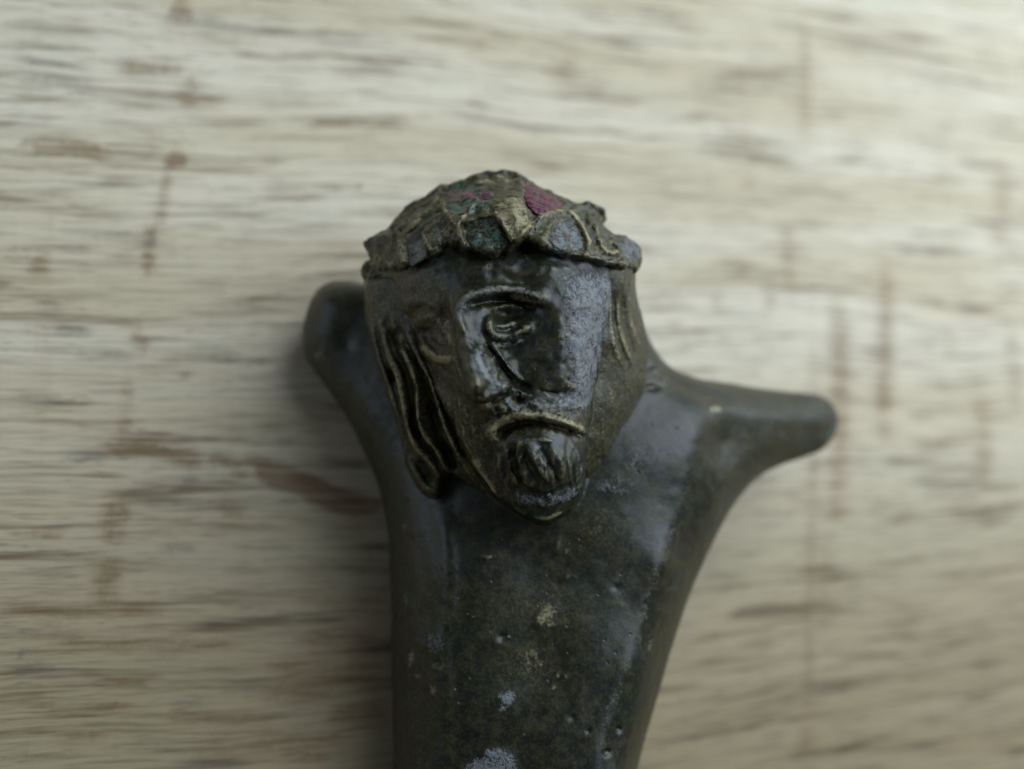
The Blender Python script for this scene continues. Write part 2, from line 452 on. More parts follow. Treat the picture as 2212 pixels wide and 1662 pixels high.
# brown stains: (line, half width, strength)
for pts, w, a in [
    ([(40, 312), (110, 322), (180, 325), (250, 338)], 13, .75), ([(45, 305), (52, 318)], 12, .55),
    ([(355, 340), (375, 345), (405, 342)], 15, .75), ([(370, 350), (352, 430), (340, 520)], 11, .42),
    ([(365, 10), (395, 24), (420, 20)], 26, .5), ([(240, 150), (330, 148), (420, 155)], 16, .38),
    ([(410, 150), (412, 190), (402, 240)], 20, .40), ([(330, 470), (322, 530), (318, 610)], 12, .5),
    ([(772, 405), (776, 408)], 12, .8), ([(300, 690), (296, 735), (330, 745)], 13, .42),
    ([(90, 530), (85, 580), (60, 560)], 16, .45), ([(0, 540), (80, 548)], 12, .35),
    ([(205, 965), (270, 975), (330, 975), (400, 995), (470, 1008)], 17, .62),
    ([(540, 995), (590, 1025), (660, 1050), (740, 1085), (835, 1096)], 15, 1.4),
    ([(690, 1070), (760, 1092), (830, 1090)], 13, 1.3), ([(440, 985), (500, 1005), (540, 1040)], 12, .5),
    ([(275, 800), (272, 900), (258, 1010)], 14, .34), ([(255, 1050), (245, 1110), (235, 1180)], 22, .45),
    ([(262, 1090), (270, 1130)], 12, .5), ([(242, 1200), (230, 1260), (222, 1320)], 22, .62), ([(246, 1225), (250, 1250)], 13, .7),
    ([(470, 1090), (500, 1110), (530, 1118)], 13, .45), ([(0, 1315), (120, 1322), (260, 1318), (360, 1316)], 8, .65),
    ([(0, 1150), (100, 1152), (150, 1158)], 7, .55), ([(60, 1385), (160, 1388), (330, 1392), (560, 1390)], 8, .6),
    ([(560, 1440), (700, 1448), (830, 1436)], 14, .55), ([(640, 1392), (720, 1388), (830, 1380)], 22, .45),
    ([(540, 1500), (640, 1490), (760, 1470), (845, 1478)], 18, .55), ([(700, 1540), (780, 1545), (845, 1530)], 22, .5),
    ([(520, 1580), (640, 1600), (780, 1598)], 14, .45), ([(240, 1470), (330, 1476)], 8, .6), ([(60, 1520), (160, 1535), (300, 1520)], 9, .55),
    ([(330, 1550), (480, 1556), (600, 1540)], 9, .45), ([(100, 1585), (240, 1592)], 8, .6), ([(400, 1640), (560, 1620), (740, 1632)], 12, .5),
    ([(620, 1290), (780, 1296), (845, 1290)], 16, .34), ([(840, 1180), (780, 1200)], 14, .35),
    # right half
    ([(1735, 30), (1740, 130), (1738, 220), (1742, 330)], 13, .34), ([(1700, 470), (1703, 560), (1708, 640)], 14, .34),
    ([(1800, 620), (1812, 700), (1815, 800), (1812, 950), (1808, 1060), (1812, 1125)], 19, .50),
    ([(1808, 1090), (1812, 1130)], 18, .45), ([(1910, 530), (1915, 640), (1910, 800), (1912, 960)], 16, .45),
    ([(1912, 900), (1910, 965)], 15, .35), ([(1660, 600), (1665, 680)], 13, .35), ([(1548, 620), (1550, 690)], 15, .3),
    ([(1752, 640), (1760, 900), (1752, 1150), (1748, 1400), (1746, 1662)], 12, .34),
    ([(1690, 1060), (1740, 1085), (1790, 1100)], 12, .35), ([(1775, 1160), (1782, 1260), (1778, 1400)], 24, .25),
    ([(2150, 330), (2165, 420), (2158, 560)], 18, .32), ([(2110, 820), (2125, 950), (2120, 1090)], 17, .38),
    ([(2010, 960), (2080, 940), (2160, 930)], 16, .32), ([(2185, 700), (2195, 900)], 15, .34), ([(2050, 700), (2052, 780)], 15, .25),
    ([(1745, 1560), (1740, 1640)], 15, .5), ([(1215, 120), (1225, 190)], 20, .35), ([(1030, 80), (1040, 120)], 22, .3),
    ([(1560, 270), (1600, 320), (1660, 340)], 20, .2), ([(1800, 280), (1860, 320), (1900, 310)], 20, .22), ([(1610, 380), (1625, 410)], 15, .3),
    ]: mark(stain, pts, w, a)
for pts, w, a in [
    ([(0, 118), (80, 132), (200, 150)], 8, .6), ([(0, 165), (90, 172), (240, 188)], 11, .55), ([(0, 240), (130, 258)], 8, .35),
    ([(0, 50), (170, 70)], 9, .35), ([(200, 15), (420, 50), (700, 85), (1000, 140)], 10, .4), ([(110, 498), (300, 520), (420, 545)], 10, .45),
    ([(480, 620), (640, 655), (900, 690)], 11, .38), ([(100, 710), (220, 720)], 9, .55), ([(60, 655), (150, 668)], 9, .4), ([(90, 755), (350, 775)], 9, .4),
    ([(390, 740), (540, 770)], 11, .4), ([(395, 795), (405, 825)], 14, .5), ([(480, 645), (600, 670)], 10, .35),
    ([(0, 862), (90, 858), (160, 872)], 12, .45), ([(120, 985), (250, 992)], 11, .55), ([(380, 1038), (440, 1045)], 11, .5), ([(250, 1082), (460, 1090), (620, 1098)], 12, .35),
    ([(330, 1180), (440, 1188)], 8, .6), ([(0, 1178), (180, 1186)], 7, .4), ([(0, 1362), (200, 1368)], 7, .5), ([(40, 1405), (52, 1420)], 9, .6), ([(0, 1440), (150, 1452)], 9, .5),
    ([(300, 1408), (420, 1412)], 9, .45), ([(360, 1520), (470, 1526)], 9, .5), ([(500, 1482), (620, 1490)], 9, .4), ([(350, 1655), (560, 1650)], 9, .55), ([(0, 1625), (80, 1632)], 8, .5),
    ([(1240, 480), (1330, 500)], 16, .3), ([(1560, 660), (1700, 700)], 20, .22), ([(1610, 770), (1760, 790)], 20, .22), ([(1500, 180), (1640, 220)], 22, .2),
    ([(1900, 470), (2060, 540)], 22, .22), ([(1700, 30), (1900, 110), (2150, 210)], 20, .2), ([(2000, 20), (2200, 110)], 20, .2),
    ([(1560, 1490), (1700, 1500), (1860, 1470)], 18, .32), ([(1600, 1370), (1680, 1380)], 20, .32), ([(2010, 1440), (2160, 1400)], 22, .25), ([(2100, 1590), (2212, 1560)], 18, .3),
    ([(1500, 1250), (1640, 1230)], 18, .25), ([(1900, 1350), (2010, 1330)], 20, .25), ([(1950, 1160), (2120, 1150)], 18, .22), ([(1450, 1560), (1560, 1570)], 16, .28), ([(1640, 1600), (1700, 1590)], 14, .35),
    ([(1980, 1060), (2060, 1066)], 16, .3), ([(1600, 1050), (1700, 1048)], 16, .2),
    ]: mark(grey, pts, w, a, 0.3)
n0, n1 = GX.shape
ii = np.arange(n0 * n1).reshape(n0, n1)
topv = np.stack([GX, GY, np.zeros_like(GX)], -1).reshape(-1, 3)
qt = np.stack([ii[:-1, :-1], ii[1:, :-1], ii[1:, 1:], ii[:-1, 1:]], -1).reshape(-1, 4)
rim = np.concatenate([ii[:, 0], ii[-1, 1:], ii[-2::-1, -1], ii[0, -2:0:-1]])
low = topv[rim].copy(); low[:, 2] = -18.0
li = np.arange(len(rim)) + len(topv)
qs = np.stack([rim, li, np.roll(li, -1), np.roll(rim, -1)], -1)
BV = np.concatenate([topv, low]) * MM
pad = np.zeros(len(rim))
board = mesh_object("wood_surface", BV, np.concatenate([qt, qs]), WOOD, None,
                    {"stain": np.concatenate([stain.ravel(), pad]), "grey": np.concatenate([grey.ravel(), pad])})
board["kind"] = "structure"
board["label"] = "pale sawn wooden board with dark grain streaks and brown stains"

# ------------------------------------------------------------ the figurine --
H = 0.125
BASE = to_world([1.0, -8.0, board_w(1.0, -8.0)])
fig = bpy.data.objects.new("bronze_figurine", None)
scene.collection.objects.link(fig)
fig.empty_display_size = 0.005
fig.location = BASE
fig["label"] = "dark bronze crowned bearded figurine with broken arms lying on the wooden board"
fig["category"] = "figurine"

def rough(V, N, amp, freq, seed):
    return V + N * (fbm(V, freq, 2 if freq > 1.5 else 3, seed) * amp)[:, None]

def finish(name, pieces, F, o, parent, lumps=((0.035, 1.1),), it=2, jag=None):
    """implicit field -> mesh part with its patina masks"""
    V, Q = surface_nets(F, o[:3], H if len(o) == 3 else o[3])
    V = relax(V, Q, it); N = normals(V, Q)
    for s, (a, f) in enumerate(lumps):
        V = rough(V, N, a, f, 11 + s)
    if jag is not None:
        V = V + N * jag(V, N)[:, None]
    N = normals(V, Q)
    attrs = {c: np.zeros(len(V)) for c in CH}
    front = np.clip(N[:, 2] * 3 + 0.9, 0, 1)
    for p in pieces:
        tv = p.sample(p.top, V[:, 0], V[:, 1])
        near = np.clip(1.6 - np.abs(V[:, 2] - tv) / 0.8, 0, 1) * front
        for c in CH:
            attrs[c] = np.maximum(attrs[c], p.sample(p.paint[c], V[:, 0], V[:, 1]) * near)
    attrs["curv"] = np.clip(curvature(V, Q, N) / 0.05, -2, 2)
    return mesh_object(name, to_world(V), Q, MAT, parent, attrs, BASE)

# --- torso with the two arm stumps
torso_line = [(742, 606), (790, 615), (900, 640), (1100, 660), (1300, 660), (1378, 690), (1402, 735), (1440, 788), (1500, 815),
    (1600, 832), (1690, 844), (1765, 852), (1804, 866), (1822, 900), (1815, 944), (1778, 980), (1700, 1004),
    (1640, 1034), (1590, 1085), (1548, 1155), (1500, 1255), (1468, 1340), (1436, 1440), (1402, 1550), (1370, 1662),
    (1350, 1780), (1365, 1960), (1385, 2200), (1360, 2290), (1240, 2310), (1000, 2310), (880, 2290), (850, 2200),
    (858, 1960), (856, 1780), (850, 1662), (846, 1400), (843, 1200), (834, 1120), (812, 1030), (756, 912),
    (706, 836), (662, 778), (652, 730), (662, 680), (682, 628), (708, 610)]
mid_of = tps([(1100, 700, -9), (700, 690, -11), (760, 780, -10.5), (850, 1000, -9.5), (850, 1300, -7.5), (850, 1660, -6),
           (1100, 1300, -8), (1100, 1650, -7.5), (1400, 1000, -10.5), (1500, 1000, -11.5), (1640, 930, -14), (1790, 910, -17.0),
           (1500, 1250, -11), (1440, 1430, -9.8), (1370, 1650, -9), (1100, 2300, -4), (1400, 2300, -6), (850, 2300, -3.5)])
torso = Relief(torso_line, lambda x, y: float(mid_of(x, y)), -17, 25, -46, 8, H)
px, py = plan(torso.U, torso.V, -8.0)
bw = board_w(torso.U, torso.V)
mid = mid_of(px, py)
top = tps([(700, 690, -8.0), (680, 740, -8.2), (760, 760, -7.8), (800, 900, -7.0), (830, 1050, -6.4), (870, 1200, -4.8), (870, 1400, -3.8), (870, 1650, -2.6),
           (900, 1200, -4.0), (905, 1400, -3.0), (905, 1650, -2.0),
           (955, 1200, -2.9), (960, 1400, -1.9), (962, 1650, -0.7), (1100, 1000, -3.6), (1150, 1180, -3.0), (1150, 1400, -1.9), (1130, 1650, -0.5),
           (1330, 1200, -3.3), (1310, 1400, -2.2), (1280, 1650, -0.7), (1420, 1200, -4.3), (1370, 1400, -3.3), (1330, 1650, -1.7),
           (1470, 1200, -6.3), (1420, 1400, -5.3), (1360, 1650, -3.4), (1430, 1050, -4.8), (1380, 960, -4.7), (1350, 860, -6.0),
           (1490, 930, -5.9), (1530, 1020, -7.2), (1440, 840, -7.4), (1560, 880, -8.6), (1560, 960, -8.8), (1640, 930, -10.6), (1740, 920, -13.4), (1790, 910, -15.0),
           (1000, 850, -5.5), (1200, 850, -5.5), (1100, 700, -6), (1100, 2250, 2), (950, 2250, 1.4), (1300, 2250, 0)])(px, py)
bot = np.minimum(np.maximum(bw + 0.05, mid - 6.0), mid - 0.8)
torso.set(mid, top, bot, 2.7, 0.45)
torso.area([(640, 600), (800, 600), (940, 1080), (940, 1700), (840, 1700), (840, 1150), (640, 760)], 30, 0.0, dust=.25)
torso.area([(1400, 700), (1820, 840), (1820, 980), (1600, 1060), (1520, 880), (1400, 830)], 24, 0.0, dust=.35)
torso.bump(1170, 1320, 130, 70, 0, 0, 1, dust=.42); torso.bump(1140, 1450, 80, 65, 0, 0, 1, dust=.5, dirt=.12); torso.bump(1290, 1140, 85, 75, 0, 0, 1, dust=.35)
# the two edges of the flat chest, rubbed and with grey sheen painted along
torso.stroke([(945, 1085), (965, 1170), (968, 1290), (955, 1400), (962, 1520), (955, 1680)], 20, 0.26, 0.1, worn=.12)
torso.stroke([(905, 1150), (915, 1300), (905, 1500), (910, 1680)], 22, -0.20, 0.1)
torso.stroke([(1500, 960), (1460, 1120), (1410, 1260), (1370, 1400), (1310, 1560), (1285, 1700)], 26, 0.22, 0.1, worn=.24)
torso.bump(1385, 985, 80, 60, 0.25, worn=.30)  # sheen of the lit shoulder painted in as pale grey
torso.bump(1330, 1050, 60, 30, 0.1, worn=.36)
torso.stroke([(1540, 870), (1650, 890), (1780, 905)], 24, 0.25, 0.1)
torso.stroke([(1798, 872), (1806, 905), (1790, 950)], 10, -0.35, 0.2)
torso.stroke([(1430, 800), (1470, 828), (1520, 850), (1580, 868)], 10, -0.30, dirt=.25)
for x, y, rx, ry, a, kw in [
    (1400, 790, 13, 10, -.5, {}), (1425, 800, 10, 8, .45, dict(worn=.5)), (1385, 826, 14, 8, .4, dict(dirt=.6)), (1410, 838, 16, 8, -.5, {}),
    (1440, 822, 9, 9, .35, dict(worn=.5)), (1379, 806, 5, 6, .1, dict(red=.7)), (1545, 885, 16, 10, .15, dict(dirt=.7)), (1535, 860, 20, 8, .1, dict(dirt=.4)),
    (1185, 1325, 26, 30, .10, dict(dirt=.42)), (1150, 1430, 42, 38, .08, dict(dirt=.34)), (1290, 1130, 55, 60, .06, dict(dirt=.25)), (1180, 1590, 50, 40, .04, dict(dirt=.2)),
    (1205, 1458, 7, 6, .14, dict(dirt=.8)), (1222, 1460, 5, 6, .12, dict(dirt=.7)), (1150, 1412, 8, 6, .12, dict(dirt=.6)), (1085, 1378, 10, 9, -.22, dict(worn=.3)),
    (1098, 1376, 4, 4, .12, dict(worn=.9)), (1058, 1366, 4, 3, .12, dict(worn=.8)), (1142, 1392, 3, 3, .15, dict(worn=1)), (1195, 1485, 6, 4, .1, dict(dirt=.7)),
    (1235, 1552, 7, 6, -.15, dict(worn=.4)), (1165, 1340, 10, 18, .2, dict(dirt=.6)), (1190, 1352, 9, 5, .15, dict(dirt=.55)), (1060, 1200, 30, 8, .12, dict(dirt=.3)), (1050, 1204, 12, 4, .12, dict(dirt=.7)),
    (1205, 1175, 6, 18, .12, dict(dirt=.45)), (1225, 1190, 5, 12, .12, dict(dirt=.5)), (1260, 1340, 20, 10, .05, dict(dirt=.2)),
    (1020, 1330, 22, 10, .08, dict(dirt=.35)), (1330, 1270, 10, 8, -.12, {}), (1335, 1575, 6, 7, -.35, {}), (1310, 1625, 8, 7, -.4, {}), (1270, 1580, 4, 5, -.2, {}),
    (1095, 1508, 20, 16, .10, dict(worn=.75)), (1085, 1530, 14, 8, .06, dict(worn=.6)), (945, 1432, 8, 6, -.3, {}), (885, 1428, 9, 30, .15, dict(dirt=.45)), (900, 1465, 14, 6, .14, dict(dirt=.6)),
    (935, 1490, 12, 18, .06, dict(dirt=.4)), (935, 1390, 26, 26, .14, dict(worn=.6)), (875, 1300, 9, 24, .06, dict(verdigris=.55)), (1455, 1270, 26, 18, .03, dict(verdigris=.36)), (1405, 1390, 8, 30, .03, dict(dirt=.45)),
    (850, 1190, 12, 30, .0, dict(verdigris=.4)), (690, 765, 22, 26, 0, dict(dirt=.42)), (720, 660, 30, 24, .15, {}), (745, 735, 20, 26, -.25, {}), (1740, 960, 50, 20, 0, dict(verdigris=.22)),
    ]: torso.bump(x, y, rx, ry, a * (0.5 if a > 0 else 0.8), 0, 1.4, **kw)
torso.area([(1000, 1662), (1020, 1640), (1045, 1632), (1050, 1620), (1085, 1618), (1110, 1640), (1105, 1690), (1000, 1700)], 10, 0.10, worn=.62)
rng = np.random.default_rng(5)
for _ in range(60):
    x, y = rng.uniform(860, 1480), rng.uniform(1100, 1700); r = rng.uniform(2.2, 5.5)
    sgn = rng.choice([-1, 1], p=[.55, .45])
    torso.bump(x, y, r, r * rng.uniform(.7, 1.4), sgn * rng.uniform(.02, .06), 0, 1.3, **({'dirt': rng.uniform(.2, .7)} if sgn > 0 and rng.random() < .6 else {}))

# --- head: skull and face
face_line = [(786, 600), (796, 690), (838, 770), (900, 838), (948, 880), (978, 935), (1000, 985), (1030, 1030), (1062, 1072),
    (1100, 1098), (1158, 1130), (1188, 1130), (1238, 1100), (1264, 1048), (1268, 1000), (1277, 945), (1284, 880), (1300, 800), (1318, 715),
    (1338, 630), (1345, 575), (1300, 500), (1100, 430), (900, 470), (810, 560)]
face = Relief(face_line, -3.2, -12, 10, -12, 14, H)
px, py = plan(face.U, face.V, 0.5)
top = tps([(1080, 500, -.6), (1080, 585, 1.3), (1000, 600, 1.2), (940, 610, .4), (880, 620, -1.2), (820, 620, -3.4), (1180, 590, 1.3), (1250, 600, .5), (1320, 600, -1.6),
    (1005, 690, 2.0), (1018, 770, 3.1), (1038, 836, 4.2), (1075, 830, 3.0), (970, 700, -.1), (938, 725, -.5), (970, 790, .1), (985, 850, .6), (890, 720, -1.9), (850, 700, -2.9), (900, 800, -2.1), (945, 850, -.9),
    (1010, 930, .9), (1030, 990, .5), (1060, 1050, .0), (1060, 890, 1.8), (1110, 870, 2.0), (1160, 905, 2.1), (1230, 925, 1.4), (1170, 985, 2.3), (1120, 1000, 1.6), (1230, 1000, 1.5),
    (1170, 1070, 1.2), (1185, 1115, .4), (1262, 990, .2), (1255, 1060, -.2), (1095, 690, 1.1), (1100, 660, 1.1), (1090, 770, 1.7), (1150, 760, 1.9), (1205, 700, 1.8), (1215, 790, 1.8), (1190, 850, 1.9),
    (1225, 620, 1.2), (1265, 740, .8), (1265, 840, .9), (1303, 740, -1.2), (1285, 850, -.6), (1330, 640, -2.1), (1280, 650, .1)])(px, py)
face.set(np.full(face.U.shape, -4.2), top, np.full(face.U.shape, -12.5), 1.0, 0.12)
f = face.stroke
# nose: left contour step, ridge and wings
f([(978, 668), (984, 720), (997, 790), (1008, 845), (1022, 862)], 3.5, 1.05, 0.1, side=-1, fade=30)
f([(978, 668), (984, 720), (997, 790), (1008, 848)], 8, -0.18, 0.1)
f([(1000, 690), (1012, 760), (1030, 838)], 15, 0.25)
f([(1018, 864), (1050, 860), (1086, 845), (1108, 832)], 4, 0.75, 0.08, side=-1, fade=16, worn=.4)
f([(1024, 872), (1060, 868), (1098, 852)], 6, -0.45)
f([(1046, 740), (1066, 766), (1092, 800), (1118, 826), (1146, 842)], 7, -0.62, 0.15)
f([(1062, 742), (1084, 772), (1108, 806), (1136, 832)], 4, 0.28, 0.15, worn=.55)
f([(1030, 750), (1040, 790), (1062, 820), (1096, 842)], 8, 0.18, 0.15, worn=.9)
face.bump(1030, 838, 9, 8, .25, dirt=.4); face.bump(1070, 835, 16, 10, -.22)
for _ in range(110):
    t = rng.random(); x = 1030 + 75 * t + rng.uniform(-18, 22); y = 740 + 110 * t + rng.uniform(-12, 14); r = rng.uniform(2, 4.5)
    face.bump(x, y, r, r * rng.uniform(.6, 1.6), rng.uniform(-.20, .14), rng.uniform(0, 90), 1.2, **({'worn': .9} if rng.random() < .4 else {'worn': -.7}))
for _ in range(120):
    x = rng.uniform(1050, 1270); y = 874 + rng.normal(0, 9); r = rng.uniform(2, 4)
    face.bump(x, y, r * 1.5, r, rng.uniform(-.18, .14), rng.uniform(-20, 20), 1.2, **({'worn': .8} if rng.random() < .35 else {}))
# brow over the right-hand eye
f([(996, 725), (992, 690), (994, 664), (1012, 643), (1054, 630), (1099, 627), (1144, 636), (1184, 652)], 12, 0.62, 0.12, dirt=.35, worn=.6)
f([(1100, 640), (1140, 648), (1176, 655)], 7, 0.10, dirt=.75)
f([(1015, 662), (1050, 650), (1100, 650), (1160, 664)], 11, -0.62)
f([(1000, 612), (1080, 608), (1160, 612)], 20, -0.16)
# right-hand eye
face.bump(1098, 704, 40, 28, 0.65, 0, 1.5)
face.bump(1092, 682, 26, 15, -0.75, 8)
face.bump(1128, 680, 20, 14, -0.30, 0)
f([(1060, 680), (1057, 708), (1070, 727), (1099, 731), (1132, 715), (1148, 700)], 10, 0.50, 0.12, dirt=.42, worn=.4)
f([(1066, 712), (1090, 716), (1120, 704)], 4.5, -0.30)
f([(1072, 745), (1099, 749), (1128, 734)], 5, 0.25, 0.15, worn=.6)
f([(1066, 736), (1099, 741), (1130, 724)], 4, -0.30)
f([(1076, 664), (1100, 658), (1130, 664)], 4, 0.2, dirt=.3)
# left-hand eye
face.bump(938, 735, 44, 26, 0.30, 45, 1.5)
f([(898, 698), (920, 684), (948, 692), (970, 726), (980, 772)], 11, 0.20, 0.3, dirt=.5)
f([(912, 744), (928, 764), (952, 776), (984, 774)], 9, 0.42, 0.15, dirt=.95)
face.bump(934, 730, 34, 17, -0.85, 44, 1.3, dirt=-.98)
face.bump(940, 730, 16, 9, 0.40, 44, 1.5)
face.bump(952, 742, 9, 6, 0.22, 40, worn=.6)
face.bump(965, 702, 16, 14, .05, 0, dirt=.6)
f([(978, 760), (990, 800), (1004, 850)], 5, 0.10, dirt=.45)
f([(870, 660), (910, 655), (960, 668)], 14, 0.30, dirt=.15)
face.area([(780, 590), (900, 585), (975, 640), (985, 720), (1005, 850), (1050, 920), (1050, 1000), (1110, 1100), (1000, 1060), (900, 900), (780, 760)], 26, 0.0, dust=.85)
face.area([(1000, 870), (1250, 870), (1270, 920), (1050, 960)], 14, 0.0, dust=.6)
# cheek, temple boss and worn right flank
face.area([(1206, 590), (1218, 680), (1212, 740), (1235, 800), (1222, 850), (1200, 885), (1285, 880), (1310, 740), (1345, 590)], 26, 0.0, worn=.66)
f([(1256 + 36 * math.cos(a), 636 + 38 * math.sin(a)) for a in np.linspace(-2.6, 2.0, 12)], 5, -0.14, 0.3)
face.bump(1256, 636, 30, 32, 0.08, 0, 1.2)
f([(1306, 600), (1312, 620), (1306, 650)], 5, .2, dirt=.5)
f([(1160, 842), (1200, 850), (1240, 848)], 6, -0.22)
f([(1120, 856), (1150, 872), (1210, 878), (1265, 880)], 5, 0.22, 0.15, worn=.6)
face.bump(1122, 866, 17, 8, -0.50, 12)
f([(1090, 858), (1104, 880), (1120, 890)], 4, .16, worn=.8)
f([(1060, 880), (1070, 896), (1064, 910)], 3.5, .14, worn=.7)
f([(1054, 903), (1090, 888), (1140, 884), (1200, 892), (1255, 912)], 6, 0.20, 0.15, worn=.35)
f([(1050, 915), (1090, 893), (1140, 888), (1200, 897), (1260, 920)], 3, -0.22)
# down-turned mouth
f([(1052, 946), (1064, 925), (1099, 903), (1138, 897), (1189, 904), (1235, 919), (1268, 936)], 12, 0.55, 0.08, dirt=.74)
for _ in range(40):
    t = rng.random(); face.bump(1060 + 205 * t, 930 - 36 * math.sin(math.pi * min(1, t * 1.05)) + rng.uniform(-8, 8), rng.uniform(3, 7), rng.uniform(2.5, 4.5), rng.uniform(-.16, .12), 0, 1.2, dirt=rng.choice([-.5, .8]))
face.bump(1160, 888, 90, 26, .25, 5, 1.3)
f([(1078, 948), (1094, 926), (1130, 915), (1176, 917), (1228, 930), (1266, 946)], 7, -0.85, 0.1)
face.bump(1066, 942, 11, 12, .2, dirt=.8)
# rounded beard with combed strands
face.bump(1172, 996, 88, 66, 0.50, 0, 1.5)
for pts, a in [([(1119, 958), (1117, 983), (1132, 1025), (1146, 1050)], .26), ([(1144, 966), (1165, 1013), (1188, 1042)], .26), ([(1092, 962), (1100, 1007), (1120, 1052)], .24),
               ([(1185, 962), (1212, 1000), (1222, 1035)], .12), ([(1075, 980), (1085, 1030), (1110, 1072)], .16), ([(1110, 940), (1150, 948), (1200, 952)], .18), ([(1235, 955), (1250, 990), (1240, 1030)], .12)]:
    f(pts, 4.2, a, 0.15, worn=.38)
for pts in [[(1130, 965), (1148, 1015), (1166, 1046)], [(1106, 962), (1112, 1010), (1132, 1056)], [(1160, 962), (1190, 1010), (1205, 1042)]]:
    f(pts, 5, -0.28, 0.15)
face.bump(1122, 955, 8, 12, .22, dirt=.6); f([(1130, 950), (1150, 960), (1166, 972)], 8, .18, worn=.85)
f([(1110, 1060), (1140, 1066), (1190, 1064), (1240, 1040)], 5, -0.20)
f([(1110, 1078), (1165, 1082), (1215, 1078), (1256, 1050)], 12, 0.16, 0.15, worn=.6)
for q in range(13):
    x0 = 1082 + q * 13 + rng.uniform(-4, 4); lean = (q - 4) * 3.2
    f([(x0 + 12, 962 + abs(q - 6) * 2), (x0 + lean * .5, 1010), (x0 + lean + rng.uniform(-6, 6), rng.uniform(1045, 1095))], rng.uniform(2.6, 3.8), rng.choice([.16, .12, -.20]), 0.2, worn=.25)
for q in range(16):
    x0 = 1070 + q * 12; f([(x0, 878 + rng.uniform(-6, 6)), (x0 + rng.uniform(-5, 9), 893)], rng.uniform(2.5, 4), rng.choice([.14, -.16]), 0.2, worn=.5)
face.bump(1176, 1082, 12, 10, -.22, 0, 1.5); f([(1165, 1082), (1175, 1094), (1190, 1090), (1188, 1076)], 3, .16, worn=.6)
f([(1276, 935), (1275, 975), (1258, 1013), (1264, 1037), (1248, 1062)], 5, 0.16, 0.1, worn=.75)  # right rim of the beard, painted pale as if lit
f([(1150, 1116), (1180, 1122), (1216, 1108)], 6, 0.2, dirt=.8)
f([(1164, 1075), (1166, 1100)], 3, .14, dirt=.4); f([(1118, 1060), (1126, 1100)], 3.5, .14, dirt=.4)
# pale rim of cheek and beard beside the hair
f([(940, 828), (966, 880), (985, 922), (1006, 966), (1034, 1008), (1062, 1050), (1082, 1082), (1118, 1102), (1158, 1122)], 7, 0.34, 0.08, dirt=.42)
f([(1020, 990), (1045, 1030), (1072, 1070)], 7, 0.06, dirt=.85)
for x, y, l in [(1018, 912, 14), (1024, 935, 12), (990, 870, 14), (1005, 890, 16), (1036, 960, 10), (998, 930, 12)]:
    f([(x, y - l), (x + 5, y + l)], 3, .12, dirt=.7)
for _ in range(90):
    x, y = rng.uniform(820, 1320), rng.uniform(600, 1110); r = rng.uniform(2.5, 6)
    face.bump(x, y, r, r * rng.uniform(.7, 1.5), rng.choice([-1, 1]) * rng.uniform(.03, .10), 0, 1.2, **({'dirt': .4} if rng.random() < .25 else {}))
for _ in range(260):                              # coarse abrasion of the worn flank
    t = rng.random(); y = 600 + 280 * t; x = rng.uniform(1215, 1330 - 45 * t); r = rng.uniform(2, 4.5)
    face.bump(x, y, r, r * rng.uniform(.7, 1.6), rng.uniform(-.17, .12), rng.uniform(0, 90), 1.2)

# join head and torso
wz = np.arange(-19.5, 5.0, H)
F = torso.field(wz)
i0, j0 = int(round((face.u[0] - torso.u[0]) / H)), int(round((face.v[0] - torso.v[0]) / H))
ni = min(len(face.u), len(torso.u) - i0); nj = min(len(face.v), len(torso.v) - j0)
big = np.full((max(len(torso.u), i0 + ni), j0 + len(face.v), len(wz)), 3.0, np.float32)
big[:len(torso.u), :len(torso.v)] = F
Ff = face.field(wz)
big[i0:i0 + ni, j0:j0 + len(face.v)] = smin(big[i0:i0 + ni, j0:j0 + len(face.v)], Ff[:ni], 0.35)
body = finish("body", [torso, face], big, (torso.u[0], torso.v[0], wz[0]), fig, ((0.03, 0.5), (0.008, 2.2)), 2,
              jag=lambda V, N: (fbm(V, 1.1, 2, 40) * 0.09 + fbm(V, 2.6, 1, 50) * 0.045) * np.clip((V[:, 2] + 3.4) / 1.2, 0, 1) * np.clip((V[:, 1] + 8.4) / 1.0, 0, 1))
body["label"] = "dark olive-brown bronze torso, arm stumps and bearded face"
del F, Ff, big

# --- hair: a side mass of locks on each side of the face
def part(name, rel, w0, w1, parent, lumps, it=2, jag=None):
    w = np.arange(w0, w1, rel.h)
    return finish(name, [rel], rel.field(w), (rel.u[0], rel.v[0], w[0], rel.h), parent, lumps, it, jag)

hl_line = [(784, 596), (784, 650), (797, 740), (826, 826), (852, 900), (868, 960), (880, 1010), (908, 1062), (938, 1080), (958, 1066), (968, 1030),
           (1010, 1050), (1060, 1075), (1070, 1010), (1030, 910), (980, 830), (940, 740), (930, 640), (920, 580)]
hl = Relief(hl_line, -5.0, -11, 0, -8, 8, H)
px, py = plan(hl.U, hl.V, -3)
top = tps([(800, 640, -3.6), (870, 640, -2.1), (930, 640, -1.6), (830, 740, -3.0), (880, 740, -2.0), (930, 760, -1.9), (850, 850, -2.9), (910, 830, -1.7), (980, 860, -1.9), (880, 940, -2.7), (945, 900, -1.7), (990, 960, -1.9), (920, 1050, -2.7), (1010, 1030, -2.4), (955, 1000, -2.4), (1060, 1040, -2.6)])(px, py)
hl.set(np.full(hl.U.shape, -5.6), top, np.full(hl.U.shape, -9.5), 1.1, 0.15)
hl.paint['dust'][:] = .55; h_ = hl.stroke
